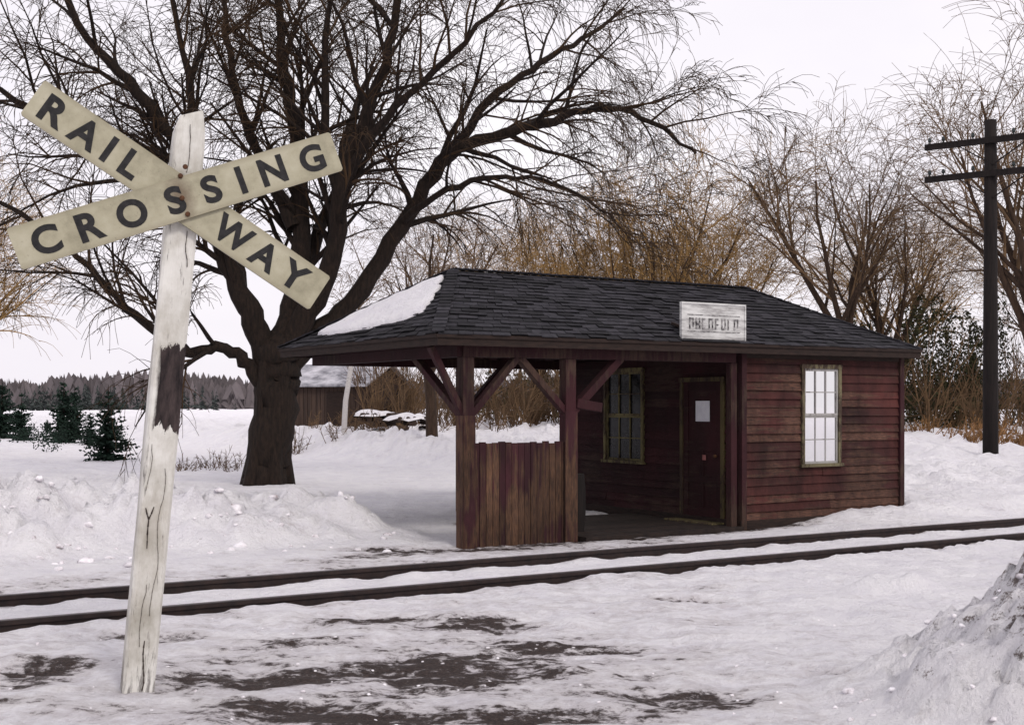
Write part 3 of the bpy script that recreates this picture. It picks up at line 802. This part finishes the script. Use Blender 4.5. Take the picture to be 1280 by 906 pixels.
# ------------------------------------------------------------ trees
def rnd(rg, a=1): return Vector((rg.uniform(-a, a), rg.uniform(-a, a), rg.uniform(-a, a)))
def cat(P, n):
    out = []
    for i in range(len(P) - 1):
        p0 = P[max(i - 1, 0)]; p1 = P[i]; p2 = P[i + 1]; p3 = P[min(i + 2, len(P) - 1)]
        for k in range(n):
            t = k / n
            out.append(.5 * ((2 * p1) + (-p0 + p2) * t + (2 * p0 - 5 * p1 + 4 * p2 - p3) * t * t + (-p0 + 3 * p1 - 3 * p2 + p3) * t ** 3))
    out.append(P[-1]); return out
def grow(b, rg, pos, d, L, r, lev, maxlev, cfg):
    n = 5 if lev < maxlev else 4
    pts = [pos.copy()]; rad = [r]; dirs = [d.copy()]
    dd = d.normalized()
    trop = cfg['trop'][min(lev, len(cfg['trop']) - 1)]
    for i in range(n):
        dd = (dd + rnd(rg, cfg['wob']) + Vector((0, 0, trop * (i + 1) / n))).normalized()
        pos = pos + dd * L / n
        pts.append(pos.copy()); dirs.append(dd.copy())
        rad.append(max(cfg['rmin'] * .6, r * (1 - .8 * (i + 1) / n)))
    b.tube(pts, rad, 6 if r > .06 else (4 if r > .02 else 3), 0 if r > cfg['bark'] else 1)
    if lev >= maxlev: return
    kids = cfg['kids'][lev]
    for k in range(kids):
        t = rg.uniform(.18, 1.0); f = t * n; i = min(int(f), n - 1); fr = f - i
        p = pts[i].lerp(pts[i + 1], fr); base = dirs[min(i + 1, n)]
        side = base.cross(rnd(rg)); 
        if side.length < 1e-3: continue
        side.normalize(); sp = rg.uniform(.5, 1.15)
        nd = (base * 1.0 + side * sp + Vector((0, 0, cfg['up'][lev]))).normalized()
        nl = L * rg.uniform(.42, .75) * (1.1 - .35 * t)
        nr = max(cfg['rmin'], (rad[i] * (1 - fr) + rad[i + 1] * fr) * rg.uniform(.45, .7))
        grow(b, rg, p, nd, nl, nr, lev + 1, maxlev, cfg)

rg = random.Random(11)
T0 = Vector((-5.15, 27, 0))
b = MB()
def limb(P, r0, r1, n=5, sides=9):
    P = [Vector(p) for p in P]; pts = cat(P, n); m = len(pts)
    for i in range(2, m - 1): pts[i] += rnd(rg, .05)
    rad = [(r0 + (r1 - r0) * (i / (m - 1)) ** .8) * (1 + .08 * rg.uniform(-1, 1)) for i in range(m)]
    b.tube(pts, rad, sides, 0); return pts, rad
trunk, tr = limb([(-.08, 0, -.3), (-.04, 0, .3), (.05, 0, 1.0), (.16, 0, 1.93), (.2, 0, 2.6), (.22, 0, 3.0)], .46, .45, 5, 18)
for a in range(5):
    an = a * 1.26 + .3; c_, s_ = math.cos(an), math.sin(an)
    b.tube([Vector((c_ * .52 - .05, s_ * .52, -.1)), Vector((c_ * .34, s_ * .34, .7)), Vector((c_ * .3 + .1, s_ * .3, 1.6)), Vector((c_ * .34 + .2, s_ * .34, 2.6)), Vector((c_ * .3 + .25, s_ * .3, 3.2))], [.15, .16, .14, .16, .08], 8, 0)
limbs = [
 ([(.12, 0, 2.4), (-.12, -.1, 3.2), (-.5, -.2, 4.1), (-.95, -.4, 5.3), (-1.5, -.5, 6.7), (-2.5, -.8, 8.2), (-3.5, -1, 9.3), (-4.3, -1.3, 11.)], .33, .05, 15),
 ([(.2, 0, 2.6), (.42, .15, 3.7), (.62, .3, 4.8), (.62, .5, 6.5), (.35, .8, 8.2), (.1, 1, 9.5), (-.1, 1.2, 12)], .33, .07, 15),
 ([(.25, 0, 2.6), (.75, -.1, 3.6), (1.4, -.3, 4.8), (1.65, -.5, 6.5), (2.3, -.6, 8.2), (2.7, -.8, 9.5), (3, -1, 12)], .30, .06, 15),
 ([(.25, 0, 2.4), (.95, .2, 3.3), (1.95, .4, 4.3), (2.95, .6, 6.0), (3.8, .6, 7.2), (4.8, .5, 7.6), (5.8, .4, 7.85), (7.0, .2, 8.15), (8.1, 0, 7.8), (9.0, -.2, 7.1)], .27, .030, 19),
 ([(3.7, .6, 7.05), (4.7, 1., 8.5), (5.8, 1.4, 9.4), (6.9, 1.8, 10.2), (7.7, 2, 10.8)], .12, .03, 11),
 ([(.05, 0, 2.0), (-.35, -.3, 2.65), (-.8, -.5, 3.0), (-1.6, -.9, 2.95), (-2.6, -1.2, 3.8), (-3.5, -1.5, 4.8), (-4.7, -1.8, 5.7), (-6.0, -2, 6.0)], .17, .03, 14),
 ([(-.8, -.35, 5.1), (-2.2, -1, 6.2), (-3.5, -1.4, 7.2), (-4.9, -1.8, 8.0), (-6.2, -2, 8.5)], .15, .03, 14),
 ([(2.7, .5, 5.7), (3.8, -.3, 6.3), (5.0, -.8, 6.5), (6.2, -1.2, 6.2), (7.2, -1.5, 5.5)], .09, .02, 12),
 ([(.6, .3, 4.6), (1.2, 1.6, 6.5), (1.3, 2.8, 8.2), (1.8, 4, 10)], .18, .05, 11),
 ([(-.5, -.2, 4.1), (-1.0, .6, 5.6), (-1.9, 1.6, 7.2), (-2.3, 2.4, 9.5)], .16, .05, 11),
 ([(1.6, -.5, 6.4), (2.6, -1.2, 7.6), (3.9, -1.6, 8.7), (5.2, -2, 10.)], .13, .03, 12),
 ([(-1.5, -.5, 6.6), (-1.3, -1.3, 8.0), (-1.6, -1.8, 10.)], .13, .04, 9),
 ([(.5, .2, 5.6), (-.3, .5, 7.2), (-.9, .7, 9), (-1.2, .9, 11)], .15, .05, 9),
 ([(1.6, -.4, 6.0), (1.3, -.9, 7.8), (1.5, -1.2, 10)], .14, .05, 9),
]
cfg = dict(trop=[.0, -.05, -.22, -.42], wob=.19, rmin=.0078, bark=.035, kids=[0, 9, 7, 0], up=[.15, .12, .0, -.1])
for P, r0, r1, nk in limbs:
    pts, rad = limb(P, r0, r1)
    m = len(pts)
    for k in range(nk):
        t = .28 + .72 * (k + rg.random()) / nk; i = min(int(t * (m - 1)), m - 2)
        d = (pts[i + 1] - pts[i]).normalized(); side = d.cross(rnd(rg)).normalized()
        nd = (d * .9 + side * rg.uniform(.6, 1.1) + Vector((0, 0, .15)))
        LL = rg.uniform(1.9, 3.4) * (1 if pts[i].x < 6 else .7)
        grow(b, rg, pts[i], nd, LL, min(.075, max(.02, rad[i] * .5)), 1, 3, cfg)
bt = b.obj('willow_tree', [M_bark, M_twigd], None, smooth=True); bt.location = T0

def bare_tree(seed, H, lean=0, spread=.55, kids=(7, 7, 5, 0), tt=.26, droop=-.3, trunk_r=None, rmin=.010):
    rg = random.Random(seed); b = MB(); r = trunk_r or H * .019
    th = H * tt
    tp = [Vector((0, 0, -.5)), Vector((lean * .3, 0, th * .5)), Vector((lean, 0, th))]
    b.tube(tp, [r * 1.25, r * 1.05, r], 8, 0)
    cfg = dict(trop=[.10, .03, -.12, droop], wob=.17, rmin=rmin, bark=.07, kids=kids, up=[.35, .15, .0, 0])
    nl = rg.randint(4, 5)
    for k in range(nl):
        an = 2 * math.pi * (k + rg.random() * .7) / nl; s_ = spread * rg.uniform(.5, 1.2)
        d = Vector((math.cos(an) * s_, math.sin(an) * s_, 1)).normalized()
        grow(b, rg, tp[2] - Vector((0, 0, rg.uniform(0, th * .3))), d, H * rg.uniform(.46, .60), r * rg.uniform(.5, .72), 0, 3, cfg)
    return b
protos = {}
def proto(key, *a, **k): protos[key] = bare_tree(*a, **k)
def put(key, mats, places, name):
    first = None
    for (x, y, sc, rz) in places:
        if first is None:
            o = protos[key].obj(name, mats, None, smooth=True); first = o
        else:
            o = bpy.data.objects.new(name, first.data); COL.objects.link(o)
        o.location = (x, y, gz(x, y)); o.scale = (sc, sc, sc); o.rotation_euler = (0, 0, rz)
proto('a', 21, 13, .3, .45, (8, 8, 6, 0)); proto('b', 34, 12, -.3, .65, (9, 9, 7, 0), rmin=.012); proto('c', 55, 11.5, .1, .5, (8, 8, 6, 0)); proto('d', 77, 12.5, .5, .55, (8, 8, 6, 0))
put('a', [M_barkbg, M_twigg], [(12.3, 48, 1.0, .3), (-2.4, 38.5, .62, 4.0), (33, 80, 1.1, 1.0)], 'bare_tree')
put('b', [M_barkbg, M_twig], [(5.8, 50, 1.02, 0), (-18.5, 42, .85, 1.4), (1.0, 60, .92, 2.6), (10.0, 64, 1.0, 5), (3.2, 54, .8, 3.5), (20, 66, 1.0, .8)], 'golden_willow_tree')
put('c', [M_barkbg, M_twigg], [(15.0, 51, .98, 1.0), (-9, 85, .8, .4), (-36, 80, 1, 2), (8.6, 58, .9, 4)], 'bare_tree')
put('d', [M_barkbg, M_twigg], [(17.0, 40, 1.12, 2.4), (3.0, 58, .8, 1.2), (24, 52, 1.0, 0)], 'bare_tree')

b = MB(); b.tube([Vector((0, 0, -.3)), Vector((.08, 0, 1.2)), Vector((.3, 0, 2.6)), Vector((.55, .1, 4.2)), Vector((.7, .1, 6))], [.10, .09, .08, .05, .02], 8, 0)
rg = random.Random(5); cfgb = dict(trop=[0, 0, -.2, -.3], wob=.12, rmin=.01, bark=.5, kids=[0, 6, 5, 0], up=[.2, .1, 0, 0])
for k in range(9):
    t = rg.uniform(.45, 1); p = Vector((.12 + .58 * t, .05, 6 * t)); grow(b, rg, p, Vector((rg.uniform(-1, 1), rg.uniform(-1, 1), .8)), 1.6, .025, 1, 3, cfgb)
o = b.obj('birch_tree', [M_birch, M_twigg]); o.location = (-5.8, 44, gz(-5.8, 44))

def thicket(name, mats, spots, rgseed, hmin, hmax, r=.012, fan=.35):
    rg = random.Random(rgseed); b = MB()
    for (x, y) in spots:
        z = gz(x, y) - .1; n = rg.randint(7, 12); hh = rg.uniform(hmin, hmax)
        for k in range(n):
            d = Vector((rg.gauss(0, fan), rg.gauss(0, fan), 1)).normalized(); L = hh * rg.uniform(.5, 1)
            p = Vector((x + rg.gauss(0, .15), y + rg.gauss(0, .15), z)); pts = [p]; q = p
            for s in range(4):
                d = (d + rnd(rg, .14)).normalized(); q = q + d * L / 4; pts.append(q)
            b.tube(pts, [r * 1.6, r * 1.4, r * 1.2, r, r * .5], 3, 0)
            for m in range(5):
                i = rg.randint(1, 3); dd = (d + rnd(rg, .8)).normalized(); b.tube([pts[i], pts[i] + dd * L * .16, pts[i] + dd * L * .3 + Vector((0, 0, -.05))], [r, r * .8, r * .4], 3, 0)
    return b.obj(name, mats)
rg = random.Random(9)
thicket('brush_thicket', [M_twigg], [(rg.uniform(-5.8, 9), rg.uniform(50, 66)) for _ in range(110)], 1, 1.8, 5.0, .014)
thicket('brush_thicket', [M_twigg], [(rg.uniform(11, 40), rg.uniform(46, 66)) for _ in range(150)], 2, 2.0, 5.4, .015)
thicket('dry_reeds', [M_reed], [(13 + 1.2 * rg.choice([0, .8, 2.1, 3.2, 5.8]) + rg.gauss(0, .5), rg.uniform(35, 43)) for _ in range(90)], 3, .3, .85, .010, .5)
thicket('shrub', [M_twigg], [(rg.uniform(-8.6, -6.8), rg.uniform(32.5, 36)) for _ in range(10)], 6, .4, .9, .006, .5)
thicket('shrub', [M_twigg], [(rg.uniform(-9, 0), rg.uniform(42, 50)) for _ in range(26)], 16, .5, 1.3, .009, .5)
def clumps(name, mat, blobs, per, size, seed):
    rg = random.Random(seed); b = MB()
    for (x, y, z0, h, r) in blobs:
        for k in range(per):
            t = rg.random() ** .8; rr = r * (1 - t * .85) * (.3 + .8 * rg.random()) ; an = rg.uniform(0, 6.283)
            rr *= 1 + .5 * noise.noise(Vector((math.cos(an) * 2 + x, math.sin(an) * 2 + y, t * 5)))
            p = Vector((x + math.cos(an) * rr, y + math.sin(an) * rr, z0 + h * t + rg.uniform(-.1, .1)))
            a = rnd(rg).normalized() * size * rg.uniform(.5, 1.4); c = (a.cross(rnd(rg))).normalized() * size * rg.uniform(.3, .7); c.z += .3 * size
            b.poly([p, p + a, p + a * .6 + c, p - a * .3 + c])
    return b.obj(name, mat)
rg = random.Random(14)
bl = []
for k in range(58):
    x = rg.uniform(14.5, 44) if k > 26 else rg.uniform(15, 24); y = rg.uniform(47, 62); bl.append((x, y, gz(x, y) - .1, rg.uniform(2.8, 5.8), rg.uniform(.9, 1.6)))
clumps('cedar_thicket', M_cedar, bl, 620, .105, 4)
bl = []
for k in range(26):
    x = rg.uniform(-3, 10); y = rg.uniform(68, 84); bl.append((x, y, gz(x, y) - .1, rg.uniform(2, 4), rg.uniform(1, 1.8)))
clumps('scrub_thicket', M_cedar, bl, 300, .15, 6)

def spruce(x, y, H, seed, name='spruce_tree'):
    rg = random.Random(seed); b = MB()
    b.tube([Vector((0, 0, -.2)), Vector((0, 0, H * .5)), Vector((0, 0, H))], [H * .03, H * .018, .008], 6, 0)
    for k in range(150):
        t = 1 - math.sqrt(rg.random()) ; t = .04 + .95 * t
        z = t * H; R = (H * .40 * (1 - t) ** .9 + .05) * (1 + .22 * noise.noise(Vector((seed, t * 5, 0))))
        an = rg.uniform(0, 6.283); Lr = R * rg.uniform(.55, 1.15); d = Vector((math.cos(an), math.sin(an), rg.uniform(-.38, -.02) + .6 * t))
        sd = Vector((-math.sin(an), math.cos(an), 0)); m = max(4, int(Lr / (.035 * H)))
        for j in range(m):
            f = (j + rg.random()) / m; p = Vector((0, 0, z)) + d * Lr * f + Vector((0, 0, .10 * Lr * f * f)); w = H * .050 * (1.25 - .6 * f)
            for q_ in range(3):
                o_ = rnd(rg, 1); o_.z *= .6; o_ = (o_ + d * .7 + sd * rg.uniform(-1, 1)).normalized() * w * rg.uniform(.7, 1.3)
                s2 = o_.cross(rnd(rg)).normalized() * w * .28
                b.poly([p - s2, p + o_ * .6 - s2 * 1.1, p + o_, p + o_ * .5 + s2 * 1.1, p + s2], 1)
    o = b.obj(name, [M_bark, M_spruce]); o.location = (x, y, gz(x, y) - .03)
spruce(-12.3, 39, 2.35, 1); spruce(-19.6, 56, 2.8, 2); spruce(-23.0, 60, 2.2, 3); spruce(-25.5, 64, 3.0, 4); spruce(-21.2, 62, 2.6, 5)
spruce(-17.8, 54, 1.4, 7)
bl = [(rg.uniform(-24, -15), rg.uniform(46, 58), 0, rg.uniform(.5, 1.1), rg.uniform(.4, .8)) for _ in range(14)]
bl = [(x, y, gz(x, y) - .05, h_, r_) for x, y, _, h_, r_ in bl]
clumps('juniper_shrubs', M_spruce, bl, 220, .08, 16)

rg = random.Random(31); b = MB()
for k in range(26000):
    x = rg.uniform(-330, 330); y = rg.uniform(235, 300); hh = (7.0 + 3.5 * noise.noise(Vector((x * .02, 0, 0))) + 3 * noise.noise(Vector((x * .08, 3, 0)))) * (1 - .75 * rg.random() ** 1.3)
    w = rg.uniform(.15, .9); z0 = hh * rg.uniform(-.2, .55); lx = rg.uniform(-1.6, 1.6)
    z0 = max(-.3, z0)
    b.poly([(x - w, y, z0), (x + w, y + .3, z0), (x + lx + w * 1.1, y, z0 + (hh - z0) * .75), (x + lx, y, hh), (x + lx - w, y, z0 + (hh - z0) * .7)])
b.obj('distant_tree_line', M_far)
b = MB()
for k in range(260):
    x = rg.choice([-95, -78, -118, -60, -70, -105]) + rg.gauss(0, 8); y = rg.uniform(190, 225); hh = rg.uniform(1.8, 5.0)
    for j in range(30):
        t = rg.random(); r = hh * .26 * (1 - t) + .15; an = rg.uniform(0, 6.28); z = hh * t
        b.poly([(x, y, z + hh * .10), (x + math.cos(an) * r, y + math.sin(an) * r, z), (x + math.cos(an + .9) * r, y + math.sin(an + .9) * r, z - .1)])
b.obj('distant_conifers', M_fardark)

SH = empty('wooden_shed', (-7.3, 56, gz(-7.3, 56)), math.radians(-18))
b = MB(); w, d, e, r = 2.0, 2.4, 1.9, 2.75
x = -w
while x < w: b.box((x + .01, -d, -.2), (x + .19, -d + .04, e)); x += .2
b.box((-w, -d + .045, -.2), (w, d, e)); b.poly([(-w, -d, e), (-w, d, e), (-w, 0, r)]); b.poly([(w, -d, e), (w, 0, r), (w, d, e)])
b.obj('walls', M_shedwall, SH)
b = MB(); o_ = .25
b.hexa([(-w - o_, -d - o_, e - .1), (w + o_, -d - o_, e - .1), (w + o_, 0, r), (-w - o_, 0, r), (-w - o_, -d - o_, e - .02), (w + o_, -d - o_, e - .02), (w + o_, 0, r + .08), (-w - o_, 0, r + .08)])
b.hexa([(-w - o_, 0.002, r), (w + o_, 0.002, r), (w + o_, d + o_, e - .1), (-w - o_, d + o_, e - .1), (-w - o_, 0.002, r + .08), (w + o_, 0.002, r + .08), (w + o_, d + o_, e - .02), (-w - o_, d + o_, e - .02)])
b.obj('roof', M_shedroof, SH)
b = MB(); b.box((.3, -d - .03, -.1), (1.2, -d - .005, 1.6)); b.obj('shed_door', M_fascia, SH)

def woodpile(x, y, n, seed):
    rg = random.Random(seed); E = empty('log_pile', (x, y, gz(x, y)), rg.uniform(-.5, .5)); b = MB()
    for k in range(n):
        lx = rg.uniform(-.8, .8); lz = .1 + .16 * rg.randint(0, 2)
        b.tube([Vector((lx, -.5, lz)), Vector((lx + rg.uniform(-.1, .1), .5, lz + rg.uniform(-.05, .05)))], [.09, .08], 8, 0, cap=True)
    b.obj('logs', M_shedwall, E)
    b = MB(); R = 10; C = 14
    for i in range(R + 1):
        for j in range(C):
            a = 2 * math.pi * j / C; f = i / R
            b.v.append((math.cos(a) * 1.0 * f * (1 + .25 * noise.noise(Vector((a, seed, 0)))), math.sin(a) * .6 * f, .60 - .22 * f ** 3 + .12 * noise.noise(Vector((math.cos(a) * f * 2, math.sin(a) * f * 2, seed)))))
    for i in range(R):
        for j in range(C): b.f.append((i * C + j, i * C + (j + 1) % C, (i + 1) * C + (j + 1) % C, (i + 1) * C + j)); b.mi.append(0)
    b.obj('snow_cap', M_snowroof, E, smooth=True)
woodpile(-5.0, 47, 16, 1); woodpile(-3.7, 46, 12, 2)

# ------------------------------------------------------------ light, sky
w = bpy.data.worlds.new('World'); scene.world = w; w.use_nodes = True
nt = w.node_tree; nt.nodes.clear()
out = nt.nodes.new('ShaderNodeOutputWorld'); bg = nt.nodes.new('ShaderNodeBackground')
sky = nt.nodes.new('ShaderNodeTexSky'); sky.sky_type = 'NISHITA'; sky.sun_disc = False
sky.sun_elevation = math.radians(38); sky.sun_rotation = math.radians(150); sky.dust_density = 4; sky.air_density = 1
tc = nt.nodes.new('ShaderNodeTexCoord')
n = noise_node(nt, 1.6, 5, .55, tc.outputs['Generated'], (1, 1, 2.2))
cl = ramp(nt, n.outputs[0], [(.3, (.84, .79, .87)), (.7, (1.0, .96, 1.0))])
sc = nt.nodes.new('ShaderNodeVectorMath'); sc.operation = 'SCALE'; sc.inputs[3].default_value = 11.0
nt.links.new(cl.outputs[0], sc.inputs[0])
mixo = mixc(nt, .92, sky.outputs[0], sc.outputs[0])
nt.links.new(mixo, bg.inputs[0]); bg.inputs[1].default_value = .1
nt.links.new(bg.outputs[0], out.inputs[0])
sl = bpy.data.lights.new('sun', 'SUN'); sl.energy = 1.4; sl.angle = math.radians(12); sl.color = (1, .94, .86)
so = bpy.data.objects.new('sun', sl); COL.objects.link(so)
az = math.radians(150); el = math.radians(38)
sd = Vector((math.sin(az) * math.cos(el), math.cos(az) * math.cos(el), math.sin(el)))
so.rotation_euler = (-sd).to_track_quat('-Z', 'Y').to_euler()

cam = bpy.data.cameras.new('camera'); cam.lens = 45; cam.sensor_width = 36; cam.shift_y = .0406; cam.clip_end = 2000
co = bpy.data.objects.new('camera', cam); COL.objects.link(co); co.location = (0, 0, 1.85); co.rotation_euler = (math.radians(90), 0, 0)
scene.camera = co
scene.view_settings.view_transform = 'Standard'; scene.view_settings.look = 'None'; scene.view_settings.exposure = 0
